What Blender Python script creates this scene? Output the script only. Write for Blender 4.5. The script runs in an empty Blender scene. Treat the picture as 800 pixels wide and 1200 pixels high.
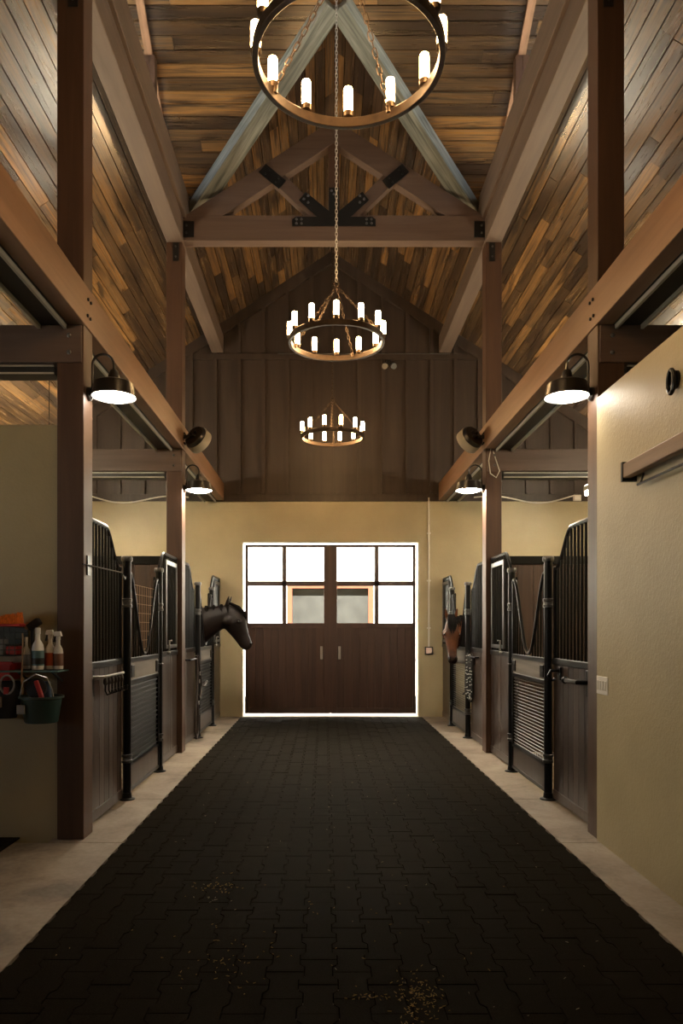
import bpy, bmesh, math, random
from mathutils import Vector, Matrix
random.seed(7)
sc = bpy.context.scene
C = sc.collection

# ------------------------------------------------------------------ camera, sky, sun, exposure
cam = bpy.data.cameras.new('camera'); camo = bpy.data.objects.new('camera', cam); C.objects.link(camo)
camo.location = (-0.115, 0, 1.5); camo.rotation_euler = (math.pi/2, 0, 0)
cam.sensor_fit = 'AUTO'; cam.sensor_width = 36; cam.lens = 25.8
cam.shift_x = 20/1200; cam.shift_y = 136/1200; cam.clip_end = 200; cam.clip_start = 0.05
sc.camera = camo
w = bpy.data.worlds.new('sky'); sc.world = w; w.use_nodes = True
bg = w.node_tree.nodes['Background']; bg.inputs[0].default_value = (0.80, 0.90, 1.0, 1); bg.inputs[1].default_value = 3.0
sun = bpy.data.lights.new('sun', 'SUN'); suno = bpy.data.objects.new('sun', sun); C.objects.link(suno)
sun.energy = 150; sun.angle = 0.02; sun.color = (1, 0.93, 0.80)
suno.rotation_euler = Vector((0.0, 0.5, -0.85)).to_track_quat('-Z', 'Y').to_euler()
sc.view_settings.view_transform = 'Standard'; sc.view_settings.look = 'None'
sc.view_settings.exposure = 0.0; sc.view_settings.gamma = 1; sc.view_settings.use_curve_mapping = False
sc.cycles.use_denoising = True
sc.cycles.max_bounces = 8; sc.cycles.diffuse_bounces = 4; sc.cycles.transparent_max_bounces = 12
sc.cycles.caustics_reflective = False; sc.cycles.caustics_refractive = False
sc.cycles.sample_clamp_indirect = 4
CANDLE, GOOSE, GOOSE_FAR, TUBE = 105.0, 33.0, 370.0, 200.0

# ------------------------------------------------------------------ materials
MATS = {}
def nt(name):
    m = bpy.data.materials.new(name); m.use_nodes = True
    t = m.node_tree; b = t.nodes['Principled BSDF']; MATS[name] = m
    return m, t, b
def N(t, kind, **kw):
    n = t.nodes.new('ShaderNode'+kind)
    for k, v in kw.items():
        if hasattr(n, k): setattr(n, k, v)
    return n
def coords(t, scale, rnd=None):
    tc = N(t, 'TexCoord'); mp = N(t, 'Mapping'); mp.inputs['Scale'].default_value = scale
    t.links.new(tc.outputs['Object'], mp.inputs['Vector'])
    if rnd is None: return mp.outputs[0]
    ml = N(t, 'Math', operation='MULTIPLY'); ml.inputs[1].default_value = 91.0; t.links.new(rnd, ml.inputs[0])
    ad = N(t, 'VectorMath', operation='ADD'); t.links.new(mp.outputs[0], ad.inputs[0]); t.links.new(ml.outputs[0], ad.inputs[1])
    return ad.outputs[0]
def noise(t, vec, scale, detail=4, rough=.55, dist=0):
    n = N(t, 'TexNoise'); n.inputs['Scale'].default_value = scale; n.inputs['Detail'].default_value = detail
    n.inputs['Roughness'].default_value = rough; n.inputs['Distortion'].default_value = dist
    t.links.new(vec, n.inputs['Vector']); return n.outputs['Fac']
def ramp(t, fac, stops):
    r = N(t, 'ValToRGB'); e = r.color_ramp.elements
    while len(e) < len(stops): e.new(0.5)
    for k, (p, c) in enumerate(stops): e[k].position = p; e[k].color = (*c, 1)
    t.links.new(fac, r.inputs[0]); return r.outputs[0]
def mixc(t, fac, a, b, mode='MIX'):
    m = N(t, 'Mix'); m.data_type = 'RGBA'; m.blend_type = mode
    for s, v in ((m.inputs[0], fac), (m.inputs[6], a), (m.inputs[7], b)):
        if hasattr(v, 'is_linked'): t.links.new(v, s)
        elif isinstance(v, (int, float)): s.default_value = v
        else: s.default_value = (*v, 1)
    return m.outputs[2]
def bump(t, b, fac, strength, dist=.01):
    n = N(t, 'Bump'); n.inputs['Strength'].default_value = strength; n.inputs['Distance'].default_value = dist
    t.links.new(fac, n.inputs['Height']); t.links.new(n.outputs[0], b.inputs['Normal'])
def plain(name, col, rough=.5, metal=0, spec=.5, emit=None, es=0, var=.0, vs=8):
    m, t, b = nt(name)
    b.inputs['Base Color'].default_value = (*col, 1); b.inputs['Roughness'].default_value = rough
    b.inputs['Metallic'].default_value = metal; b.inputs['Specular IOR Level'].default_value = spec
    if emit: b.inputs['Emission Color'].default_value = (*emit, 1); b.inputs['Emission Strength'].default_value = es
    if var:
        f = noise(t, coords(t, (1, 1, 1)), vs, 5)
        t.links.new(ramp(t, f, [(.3, [c*(1-var) for c in col]), (.7, [min(1, c*(1+var)) for c in col])]), b.inputs['Base Color'])
    return m
def wood(name, axis, dark, light, rough=.45, cross=14, spec=.5, rnd_amt=.35, bumpy=.12, src='object'):
    """stained timber; grain runs along axis 0/1/2"""
    m, t, b = nt(name)
    s = [cross]*3; s[axis] = cross*.06
    oi = N(t, 'ObjectInfo')
    v = coords(t, s, oi.outputs['Random'])
    f = noise(t, v, 1.0, 6, .6, .6)
    c = ramp(t, f, [(.3, dark), (.7, light)])
    hsv = N(t, 'HueSaturation'); mr = N(t, 'MapRange'); mr.inputs[3].default_value = 1-rnd_amt; mr.inputs[4].default_value = 1+rnd_amt
    t.links.new(oi.outputs['Random'], mr.inputs[0]); t.links.new(mr.outputs[0], hsv.inputs['Value']); t.links.new(c, hsv.inputs['Color'])
    t.links.new(hsv.outputs[0], b.inputs['Base Color'])
    b.inputs['Roughness'].default_value = rough; b.inputs['Specular IOR Level'].default_value = spec
    bump(t, b, f, bumpy, .004)
    return m
def plank(name, axis):
    """stained ceiling board: tone by the per-board attribute, streaky grain and knots"""
    m, t, b = nt(name)
    at = N(t, 'Attribute'); at.attribute_name = 'tone'; r = at.outputs['Fac']
    s = [30]*3; s[axis] = .75
    v = coords(t, s, r); f = noise(t, v, 1.0, 6, .62, 1.2)
    s2 = [8]*3; s2[axis] = 1.3
    k = noise(t, coords(t, s2, r), 1.0, 3, .5, .4)
    base = ramp(t, r, [(.0, (.034, .019, .010)), (.35, (.105, .060, .027)), (.7, (.175, .102, .044)), (.97, (.36, .19, .066))])
    c = mixc(t, ramp(t, f, [(.34, (0, 0, 0)), (.60, (1, 1, 1))]), (.020, .011, .006), base)
    c = mixc(t, ramp(t, k, [(.33, (.8,)*3), (.47, (0,)*3)]), c, (.018, .010, .006))
    t.links.new(c, b.inputs['Base Color'])
    b.inputs['Coat Weight'].default_value = 1.0; b.inputs['Coat Roughness'].default_value = .2; b.inputs['Coat IOR'].default_value = 1.9
    t.links.new(ramp(t, f, [(.3, (.36,)*3), (.7, (.24,)*3)]), b.inputs['Roughness'])
    bump(t, b, f, .10, .003)
    return m
plank('plank_along_y', 1); plank('plank_along_x', 0)
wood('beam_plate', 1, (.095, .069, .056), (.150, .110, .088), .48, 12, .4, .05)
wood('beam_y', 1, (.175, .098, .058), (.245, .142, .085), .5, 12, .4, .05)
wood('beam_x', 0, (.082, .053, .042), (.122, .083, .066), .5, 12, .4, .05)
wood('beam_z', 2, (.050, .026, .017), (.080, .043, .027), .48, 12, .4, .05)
wood('valley', 0, (.055, .065, .06), (.30, .32, .295), .38, 24, .6, .05)
wood('stall_board', 2, (.022, .014, .011), (.062, .042, .033), .34, 11, .55, .28)
wood('door_board', 2, (.030, .015, .011), (.060, .030, .021), .4, 11, .5, .15)
wood('name_board', 1, (.10, .085, .07), (.20, .17, .14), .5, 11, .5, .1)
wood('partition', 2, (.030, .016, .011), (.065, .034, .022), .5, 10, .5, .2)
wood('gable_board', 2, (.025, .017, .013), (.047, .032, .0245), .5, 9, .4, .10)
wood('blanket_wood', 1, (.14, .08, .045), (.22, .13, .075), .5, 12, .4, .05)
plain('black_steel', (.005, .005, .0055), .30, .0, .22)
plain('grey_steel', (.10, .10, .10), .3, .7, .5)
plain('pale_steel', (.45, .44, .42), .35, .8)
plain('bolt_black', (.010, .010, .011), .4, .3)
plain('bronze', (.060, .038, .022), .42, .6, .5, var=.3, vs=20)
plain('track_black', (.012, .012, .012), .5)
plain('track_pale', (.55, .54, .48), .4)
plain('shade_black', (.014, .012, .011), .28, .2, .6)
plain('lamp_white', (.9, .9, .9), .4, emit=(1, .90, .76), es=GOOSE)
plain('lamp_white_far', (.9, .9, .9), .4, emit=(1, .86, .66), es=GOOSE_FAR)
plain('tube_white', (.9, .9, .9), .4, emit=(1, .84, .58), es=TUBE)
plain('candle_glow', (.9, .7, .4), .3, emit=(1.0, .60, .26), es=CANDLE)
plain('white_plastic', (.72, .70, .66), .4)
plain('cream_plastic', (.60, .57, .50), .45)
plain('pink_box', (.70, .55, .50), .45)
plain('speaker_rim', (.40, .39, .35), .45)
plain('rope_black', (.010, .010, .010), .8); plain('rope_white', (.55, .55, .52), .8)
plain('leather', (.02, .012, .009), .5); plain('brass', (.45, .33, .15), .35, .8)
plain('horse_dark', (.0065, .0034, .0026), .5, 0, .2, var=.35, vs=5)
plain('mane_black', (.004, .0032, .003), .8, 0, .06); plain('eye_black', (.004, .003, .003), .08)
plain('orange_brush', (.75, .19, .02), .6, var=.3, vs=60); plain('red_plastic', (.40, .02, .02), .4)
plain('bucket_green', (.020, .045, .042), .4); plain('blue_plastic', (.04, .08, .15), .5); plain('wire_dark', (.02, .03, .03), .4)
plain('label_teal', (.08, .16, .17), .5); plain('label_black', (.015, .015, .015), .5); plain('label_orange', (.55, .10, .03), .5); plain('label_brown', (.16, .07, .04), .5)
plain('bag_black', (.012, .012, .013), .7); plain('rope_tan', (.30, .20, .12), .8); plain('grey_cloth', (.25, .25, .25), .8)
plain('stucco_white', (.86, .84, .79), .8); plain('frame_orange', (.075, .022, .010), .7, 0, .2); plain('window_grey', (.013, .013, .012), .6, 0, .2, var=.4, vs=3)
plain('gravel', (.45, .43, .39), .9, var=.3, vs=10); plain('straw', (.42, .26, .05), .7); plain('straw_pale', (.35, .30, .19), .7)
plain('roof_deck', (.012, .009, .007), .9); plain('steel_white', (.6, .6, .58), .5)
def plaster(name, col, rough=.55):
    m, t, b = nt(name)
    v = coords(t, (1, 1, 1)); f = noise(t, v, 1.3, 4); g = noise(t, v, 45, 4, .6)
    t.links.new(ramp(t, f, [(.3, [c*.88 for c in col]), (.7, [c*1.1 for c in col])]), b.inputs['Base Color'])
    b.inputs['Roughness'].default_value = rough; bump(t, b, g, .35, .008)
plaster('plaster', (.355, .298, .178), .5)
def concrete():
    m, t, b = nt('concrete')
    v = coords(t, (1, 1, 1)); f = noise(t, v, 2.2, 6, .62, .5); g = noise(t, v, 28, 4)
    c = ramp(t, f, [(.32, (.085, .06, .042)), (.46, (.22, .17, .125)), (.66, (.34, .28, .215))])
    t.links.new(mixc(t, .3, c, ramp(t, g, [(.3, (.17, .14, .105)), (.7, (.36, .31, .25))])), b.inputs['Base Color'])
    b.inputs['Roughness'].default_value = .55; bump(t, b, g, .15, .003)
concrete()
def rubber():
    m, t, b = nt('rubber')
    v = coords(t, (1, 1, 1)); g = noise(t, v, 160, 3); d = noise(t, v, 2.6, 6, .65, .8)
    c = ramp(t, g, [(.3, (.0085, .0068, .0048)), (.7, (.018, .0148, .0108))])
    t.links.new(mixc(t, ramp(t, d, [(.60, (0,)*3), (.78, (.55,)*3)]), c, (.035, .030, .025)), b.inputs['Base Color'])
    b.inputs['Roughness'].default_value = .70; b.inputs['Specular IOR Level'].default_value = .003; bump(t, b, g, .3, .003)
rubber()
def bay():
    m, t, b = nt('horse_bay')
    tc = N(t, 'TexCoord'); sx = N(t, 'SeparateXYZ'); t.links.new(tc.outputs['Object'], sx.inputs[0])
    mr = N(t, 'MapRange'); mr.inputs[1].default_value = 1.06; mr.inputs[2].default_value = 1.20; t.links.new(sx.outputs[2], mr.inputs[0])
    f = noise(t, coords(t, (1, 1, 1)), 7, 4)
    c = ramp(t, f, [(.3, (.030, .010, .004)), (.7, (.09, .029, .010))])
    t.links.new(mixc(t, mr.outputs[0], (.010, .006, .005), c), b.inputs['Base Color']); b.inputs['Roughness'].default_value = .6; b.inputs['Specular IOR Level'].default_value = .12
bay()
def glass():
    m = bpy.data.materials.new('glass'); m.use_nodes = True; t = m.node_tree; MATS['glass'] = m
    t.nodes.remove(t.nodes['Principled BSDF']); o = t.nodes['Material Output']
    a = N(t, 'BsdfTransparent'); g = N(t, 'BsdfGlossy'); g.inputs['Roughness'].default_value = .02
    a.inputs[0].default_value = (.95, .96, .95, 1)
    mx = N(t, 'MixShader'); mx.inputs[0].default_value = .05
    t.links.new(a.outputs[0], mx.inputs[1]); t.links.new(g.outputs[0], mx.inputs[2]); t.links.new(mx.outputs[0], o.inputs[0])
glass()

# ------------------------------------------------------------------ mesh helpers
class MB:
    def __init__(self): self.v = []; self.f = []; self.t = []
    def add(self, vs, fs, tone=None):
        n = len(self.v); self.v += [tuple(p) for p in vs]; self.f += [tuple(i+n for i in f) for f in fs]
        if tone is not None: self.t += [tone]*len(fs)
        return self
    def hexa(self, p, tone=None):     # 8 points: bottom ring then top ring
        return self.add(p, [(3, 2, 1, 0), (4, 5, 6, 7), (0, 1, 5, 4), (1, 2, 6, 5), (2, 3, 7, 6), (3, 0, 4, 7)], tone)
    def box(self, x0, x1, y0, y1, z0, z1, tone=None):
        if x0 > x1: x0, x1 = x1, x0
        if y0 > y1: y0, y1 = y1, y0
        return self.hexa([(x0, y0, z0), (x1, y0, z0), (x1, y1, z0), (x0, y1, z0), (x0, y0, z1), (x1, y0, z1), (x1, y1, z1), (x0, y1, z1)], tone)
    def bar(self, a, b, w, h, up=(0, 0, 1)):     # rectangular bar from a to b
        a = Vector(a); b = Vector(b); d = (b-a).normalized(); s = d.cross(Vector(up)).normalized(); u = s.cross(d)
        s *= w/2; u *= h/2
        return self.hexa([a-s-u, a+s-u, b+s-u, b-s-u, a-s+u, a+s+u, b+s+u, b-s+u])
    def prism(self, poly, vec):       # planar polygon swept along vec
        n = len(poly); vec = Vector(vec); p = [Vector(q) for q in poly]
        return self.add(p+[q+vec for q in p], [tuple(range(n-1, -1, -1)), tuple(range(n, 2*n))]+[(i, (i+1) % n, n+(i+1) % n, n+i) for i in range(n)])
    def tube(self, pts, r, n=8, cap=True, closed=False):
        pts = [Vector(p) for p in pts]; m = len(pts); rings = []
        nrm = None
        for i, p in enumerate(pts):
            if closed: d = (pts[(i+1) % m]-pts[i-1]).normalized()
            else: d = (pts[min(i+1, m-1)]-pts[max(i-1, 0)]).normalized()
            if nrm is None:
                nrm = d.orthogonal().normalized()
            else:
                nrm = (nrm-d*nrm.dot(d)); nrm = nrm.normalized() if nrm.length > 1e-6 else d.orthogonal().normalized()
            b = d.cross(nrm); rr = r[i] if isinstance(r, (list, tuple)) else r
            rings.append([p+(nrm*math.cos(2*math.pi*k/n)+b*math.sin(2*math.pi*k/n))*rr for k in range(n)])
        self._skin(rings, n, cap and not closed, closed); return self
    def _skin(self, rings, n, cap, closed=False):
        m = len(rings); vs = [q for r in rings for q in r]; fs = []
        for i in range(m if closed else m-1):
            j = (i+1) % m
            for k in range(n): fs.append((i*n+k, i*n+(k+1) % n, j*n+(k+1) % n, j*n+k))
        if cap: fs.append(tuple(range(n-1, -1, -1))); fs.append(tuple((m-1)*n+k for k in range(n)))
        self.add(vs, fs)
    def lathe(self, prof, c=(0, 0, 0), axis=(0, 0, 1), n=24, cap=True, closed=False):   # prof: (radius, height)
        ax = Vector(axis).normalized(); u = ax.orthogonal().normalized() if abs(ax.z) < .99 else Vector((1, 0, 0)); v = ax.cross(u); c = Vector(c)
        rings = [[c+ax*h+(u*math.cos(2*math.pi*k/n)+v*math.sin(2*math.pi*k/n))*r for k in range(n)] for r, h in prof]
        self._skin(rings, n, cap and not closed, closed); return self
    def loft(self, secs, n=16):       # secs: (centre, half-height vector, half-width vector)
        rings = [[Vector(c)+Vector(a)*math.cos(2*math.pi*k/n)+Vector(b)*math.sin(2*math.pi*k/n) for k in range(n)] for c, a, b in secs]
        self._skin(rings, n, True); return self
    def ball(self, c, r, n=12, m=8, sc_=(1, 1, 1)):
        prof = [(max(1e-4, math.sin(math.pi*i/m))*r, -math.cos(math.pi*i/m)*r) for i in range(m+1)]
        k = len(self.v); self.lathe(prof, (0, 0, 0), n=n)
        for i in range(k, len(self.v)):
            q = self.v[i]; self.v[i] = (q[0]*sc_[0]+c[0], q[1]*sc_[1]+c[1], q[2]*sc_[2]+c[2])
        return self
    def mesh(self, name, mat, smooth=False):
        me = bpy.data.meshes.new(name); me.from_pydata([tuple(p) for p in self.v], [], self.f); me.validate()
        bm = bmesh.new(); bm.from_mesh(me); bmesh.ops.recalc_face_normals(bm, faces=bm.faces); bm.to_mesh(me); bm.free()
        if self.t:
            a = me.attributes.new('tone', 'FLOAT', 'FACE'); a.data.foreach_set('value', self.t[:len(me.polygons)])
        me.materials.append(MATS[mat])
        if smooth:
            me.polygons.foreach_set('use_smooth', [True]*len(me.polygons))
            me.set_sharp_from_angle(angle=math.radians(40))
        return me
    def build(self, name, mat, parent=None, smooth=False, bev=0, origin=None):
        return link(name, self.mesh(name, mat, smooth), parent, bev)
def link(name, me, parent=None, bev=0, loc=None):
    o = bpy.data.objects.new(name, me); C.objects.link(o)
    if parent is not None:
        o.parent = parent; o.matrix_parent_inverse = base_of(parent).inverted()
    if loc is not None: o.location = loc
    if bev:
        b = o.modifiers.new('edge', 'BEVEL'); b.width = bev; b.segments = 2; b.limit_method = 'ANGLE'; b.harden_normals = False
    return o
def base_of(o):
    m = Matrix.Translation(o.location)
    if o.parent: m = base_of(o.parent) @ o.matrix_parent_inverse @ m
    return m
def tag(o, label, cat, group=None):
    o['label'] = label; o['category'] = cat
    if group: o['group'] = group
    return o
def thing(name, label, cat, loc, group=None):
    e = bpy.data.objects.new(name, None); C.objects.link(e); e.location = loc; e.empty_display_size = .1
    return tag(e, label, cat, group)
def struct(o, label, cat='structure', ):
    o['kind'] = 'structure'; o['label'] = label; o['category'] = cat; return o
SD = {-1: 'left', 1: 'right'}

# ------------------------------------------------------------------ dimensions
YN, YM, YF = 5.2, 8.8, 12.4        # near posts, middle posts, end wall
XI = 1.82                          # post inner face
RZ, PITCH = 7.84, 0.65              # main ridge, roof pitch
XO = 5.75                          # outer walls
def roof(x): return RZ-PITCH*abs(x)
SILL = 6.78                        # clerestory window sill
CY, CP = 7.0, 0.637                # cross gable ridge depth and pitch
CZ = 6.83+CP*(8.94-CY)
def cross(y): return CZ-CP*abs(y-CY)
def vx(y): return max(0.0, (abs(y-CY)*CP-(CZ-RZ))/PITCH)     # valley |x| at depth y
def vy(x): return (CZ-roof(x))/CP                             # valley |y-CY| at x

# ------------------------------------------------------------------ floor
fl = MB().box(-XO-.2, XO+.2, -3.2, YF+.25, -.14, -.045).build('floor', 'concrete')
struct(fl, 'pale concrete barn floor slab under the aisle and stalls', 'floor')
RX0, RX1 = -1.525, 1.535
DX0, DX1, DZ = -1.50, 1.475, 2.95
def ptone(): return random.random()
PW, PL = .1457, .232
def paver_poly(cx, cy):
    h = PW/2-.0022; d = .011; L = PL/2-.0022; a, b_ = PL/4-.012, PL/4+.012
    pr = [(h+d, -L), (h+d, -b_), (h-d, -a), (h-d, a), (h+d, b_), (h+d, L)]
    pts = [(cx+x, cy+y) for x, y in pr]+[(cx-x, cy+y) for x, y in reversed(pr)]
    return pts
pav = []
ncol = int(round((RX1-RX0)/PW)); PW = (RX1-RX0)/ncol
for i in range(ncol):
    y = 1.0+(PL/2 if i % 2 else 0)
    while y < YF+.06:
        pav.append((RX0+PW*(i+.5), y)); y += PL
def in_view(px, py):
    if py < 2.65: return False
    s = 860/py
    return -30 < 380+s*(px+.115) < 830 and 736+1.5*s < 1230
pav.sort(key=lambda p: (not in_view(*p), p[1]))
rest = MB()
for k, (cx, cy) in enumerate(pav):
    dz = random.uniform(-.0022, .0022)
    pts = [(min(max(x, RX0), RX1), min(y, YF-.03)) for x, y in paver_poly(cx, cy)]
    mb = MB() if k < 300 else rest
    mb.prism([(x, y, -.045) for x, y in pts], (0, 0, .045+dz))
    if k < 300: mb.build('paver', 'rubber', fl)
o = rest.build('paver_field', 'rubber', fl); o['kind'] = 'stuff'
# kerb slabs beside the rubber and concrete of the tack bay
kl = [1.0, 3.1, 5.13, 6.44, 8.8, 10.6, YF]
for a, b_ in zip(kl, kl[1:]):
    MB().box(RX1+.003, 2.05, a+.004, b_-.004, -.045, .0).build('kerb_slab', 'concrete', fl)
for a, b_ in zip(kl[2:], kl[3:]):
    MB().box(-2.05, RX0-.003, a+.004, b_-.004, -.045, .0).build('kerb_slab', 'concrete', fl)
for a, b_ in zip(kl[:2], kl[1:3]):
    MB().box(-XO, RX0-.003, a+.004, b_-.004, -.045, .0).build('concrete_slab', 'concrete', fl)
MB().box(DX0-.2, DX1+.2, YF-.028, YF+.24, -.045, .004).build('threshold', 'concrete', fl)
st = MB(); st2 = MB()
def straw(mb, cx, cy, sx, sy, n, z=.004):
    for _ in range(n):
        x = random.gauss(cx, sx); y = random.gauss(cy, sy); a = random.uniform(0, math.pi); l = random.uniform(.004, .014)
        mb.bar((x-l*.6*math.cos(a), y-l*.6*math.sin(a), z), (x+l*.6*math.cos(a), y+l*.6*math.sin(a), z+.001), .002, .0015)
straw(st, .27, 2.98, .05, .09, 130); straw(st, .09, 2.98, .06, .012, 26); straw(st, -.55, 3.28, .10, .12, 45); straw(st, .2, 2.75, .03, .05, 26)
straw(st, -.72, 4.25, .06, .05, 40); straw(st, -.3, 3.7, .3, .4, 30); straw(st, .4, 3.6, .6, .5, 14)
straw(st2, -1.68, 10.7, .10, .28, 320); straw(st2, -.75, 4.05, .05, .05, 10); straw(st2, 0, 6, .8, 1.5, 60); straw(st2, 1.0, 3.2, .3, .3, 14)
o = tag(st.build('straw_litter', 'straw'), 'golden straw crumbs strewn over the dark rubber pavers', 'straw'); o['kind'] = 'stuff'
o = tag(st2.build('straw_litter', 'straw_pale'), 'pale chaff scattered on the kerb and along the aisle', 'straw'); o['kind'] = 'stuff'

# ------------------------------------------------------------------ walls
PT = 3.66
mb = MB()
mb.box(-XO, DX0, YF, YF+.2, -.05, PT).box(DX1, XO, YF, YF+.2, -.05, PT).box(DX0, DX1, YF, YF+.2, DZ, PT)
wb = struct(mb.build('wall_back', 'plaster'), 'khaki plastered end wall around the big double doors', 'wall')
def gable_poly(y, z0, drop=0): return [(-XO, y, z0), (XO, y, z0), (XO, y, roof(XO)-drop), (0, y, RZ-drop), (-XO, y, roof(XO)-drop)]
MB().prism(gable_poly(YF, PT), (0, .2, 0)).build('board_backing', 'gable_board', wb)
x = -5.6
ZB = 6.08
while x < 5.65:
    zt = roof(x)-.10
    if zt > ZB+.15:
        MB().box(x-.03, x+.03, YF-.05, YF, PT+.10, ZB-.05).build('batten', 'gable_board', wb)
        MB().box(x-.03, x+.03, YF-.05, YF, ZB+.05, zt-.02).build('batten', 'gable_board', wb)
    else: MB().box(x-.03, x+.03, YF-.05, YF, PT+.10, zt-.05).build('batten', 'gable_board', wb)
    x += .405
MB().box(-XO, XO, YF-.03, YF, PT-.02, PT+.10).build('skirt_trim', 'gable_board', wb, bev=.004)
MB().box(-2.6, 2.6, YF-.028, YF, ZB-.05, ZB+.05).build('band_trim', 'gable_board', wb, bev=.004)
for s in (-1, 1):
    MB().prism([(0, YF, RZ), (s*XO, YF, roof(XO)), (s*XO, YF, roof(XO)-.2), (0, YF, RZ-.2)], (0, -.05, 0)).build('rake_trim', 'gable_board', wb)
# outer walls, wall behind the camera
for s in (-1, 1):
    mb = MB()
    if s < 0:
        mb.box(-XO-.2, -XO, -3, .6, -.05, 4.1).box(-XO-.2, -XO, 2.5, YF+.2, -.05, 4.1).box(-XO-.2, -XO, .6, 2.5, 2.1, 4.1).box(-XO-.2, -XO, .6, 2.5, -.05, 1.0)
    else: mb.box(XO, XO+.2, -3, YF+.2, -.05, 4.1)
    struct(mb.build('wall_outer_'+SD[s], 'plaster'), f'khaki outer wall behind the {SD[s]} row of stalls', 'wall')
mb = MB().prism([(-XO, -3, -.05), (XO, -3, -.05), (XO, -3, roof(XO)), (0, -3, RZ), (-XO, -3, roof(XO))], (0, -.2, 0))
struct(mb.build('wall_front', 'plaster'), 'khaki wall closing the barn behind the viewer', 'wall')
struct(MB().box(-XO, -XI-.188, YN+.03, YN+.16, -.05, 2.95).build('wall_left', 'plaster', bev=.006), 'khaki tack wall facing the viewer at the left, shelf and bucket on it', 'wall')
struct(MB().box(1.812, 1.95, -3, YN-.002, -.05, 3.13).build('wall_right', 'plaster', bev=.006), 'khaki wall running along the right side of the aisle', 'wall')
struct(MB().box(2.02, XO, YN+.03, YN+.16, -.05, 2.95).build('wall_right_return', 'plaster'), 'khaki cross wall behind the right aisle wall', 'wall')
# stall partitions between the stalls
for s in (-1, 1):
    p = thing('stall_partition', f'brown boarded partition with dark cap between the two {SD[s]} stalls', 'partition', (s*3.8, YM+.1, 0))
    xx = 2.03
    while xx < XO-.05:
        x1 = min(xx+.19, XO-.01)
        MB().box(s*(xx+.003), s*(x1-.003), YM+.07, YM+.13, .0, 2.27).build('board', 'partition', p)
        xx += .19
    MB().box(s*2.03, s*(XO-.01), YM+.05, YM+.15, 2.27, 2.37).build('cap', 'black_steel', p, bev=.004)

# ------------------------------------------------------------------ ceiling
ct = math.cos(math.atan(PITCH)); BW = .1305*ct
def seg_lengths(a, b_, lo, hi):
    out = []; y = a-random.uniform(0, lo)
    while y < b_:
        l = random.uniform(lo, hi); y1 = y+l
        if b_-y1 < .35: y1 = b_
        s, e = max(a, y), min(b_, y1)
        if e-s > .02: out.append((s, e))
        y = y1
    return out
for s in (-1, 1):
    deck = MB()
    def q(pts):
        low = [(s*x, y, roof(x)+.03) for x, y in pts]
        deck.prism(low, (0, 0, .12))
    q([(0, CY+vy(0)), (0, YF+.3), (2.02, YF+.3), (2.02, CY+vy(2.02))])
    q([(0, -3.2), (0, CY-vy(0)), (2.02, CY-vy(2.02)), (2.02, -3.2)])
    q([(2.02, -3.2), (2.02, YF+.3), (XO+.4, YF+.3), (XO+.4, -3.2)])
    ce = struct(deck.build('ceiling_'+SD[s], 'roof_deck'), f'{SD[s]} slope of the stained plank ceiling', 'ceiling')
    boards = []
    k = 0
    while k*BW < XO:
        xa, xb = k*BW, min((k+1)*BW, XO); xm = (xa+xb)/2
        rng = [(-3, YF)] if xm > 2.0 else [(-3, CY-vy(xm)), (CY+vy(xm), YF)]
        for a, b_ in rng:
            if a < 4.2 < b_:
                parts = seg_lengths(a, 4.2, 2.2, 3.8)+seg_lengths(4.2, b_, 1.0, 2.6)
            else: parts = seg_lengths(a, b_, 2.2, 3.8) if b_ < 4.3 else seg_lengths(a, b_, .9, 2.2)
            if xm > 4.6: parts = seg_lengths(a, b_, 3.5, 5)
            for y0, y1 in parts: boards.append((xa, xb, y0, y1))
        k += 1
    boards.sort(key=lambda q_: (q_[3] < 4.6) + (q_[0] > 4.4))
    fld = MB()
    for i, (xa, xb, y0, y1) in enumerate(boards):
        tone = random.random(); dz = random.uniform(-.003, .003); g = .0038; th = .028
        x0, x1 = xa+g, xb-g; ya, yb = y0+.0018, y1-.0018
        P = []
        for zz in (dz, th):
            for (x, y) in ((x0, ya), (x1, ya), (x1, yb), (x0, yb)): P.append((s*x, y, roof(x)+zz))
        mb = MB() if i < 300 else fld
        mb.hexa(P, tone)
        if i < 300: mb.build('ceiling_plank', 'plank_along_y', ce)
    o = fld.build('plank_field', 'plank_along_y', ce); o['kind'] = 'stuff'
# cross gable over the middle of the near bay
DXO = 2.75
deck = MB()
for d in (-1, 1):
    for s in (-1, 1):
        yv = vy(2.02); poly = [(0, 0), (0, vy(0)), (2.02, yv), (DXO, yv), (DXO, 0)]
        deck.prism([(s*x, CY+d*y, cross(CY+d*y)+.03) for x, y in poly], (0, 0, .12))
ce = struct(deck.build('ceiling_cross_gable', 'roof_deck'), 'plank ceiling of the raised cross gable over the near bay', 'ceiling')
for d in (-1, 1):
    y = 0; bw = .125*math.cos(math.atan(CP))
    while y < vy(2.02):
        ym = y+bw/2; xv = vx(CY+ym)
        spans = [(-DXO, DXO)] if xv <= 0.02 else [(-DXO, -xv), (xv, DXO)]
        for a, b_ in spans:
            for x0, x1 in seg_lengths(a, b_, 1.6, 3.4):
                P = []; dz = random.uniform(-.003, .003)
                for zz in (dz, .028):
                    for xx, yy in ((x0+.002, y+.004), (x1-.002, y+.004), (x1-.002, y+bw-.004), (x0+.002, y+bw-.004)):
                        Y = CY+d*yy; P.append((xx, Y, cross(Y)+zz))
                MB().hexa(P, random.random()).build('ceiling_plank', 'plank_along_x', ce)
        y += bw
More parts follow.
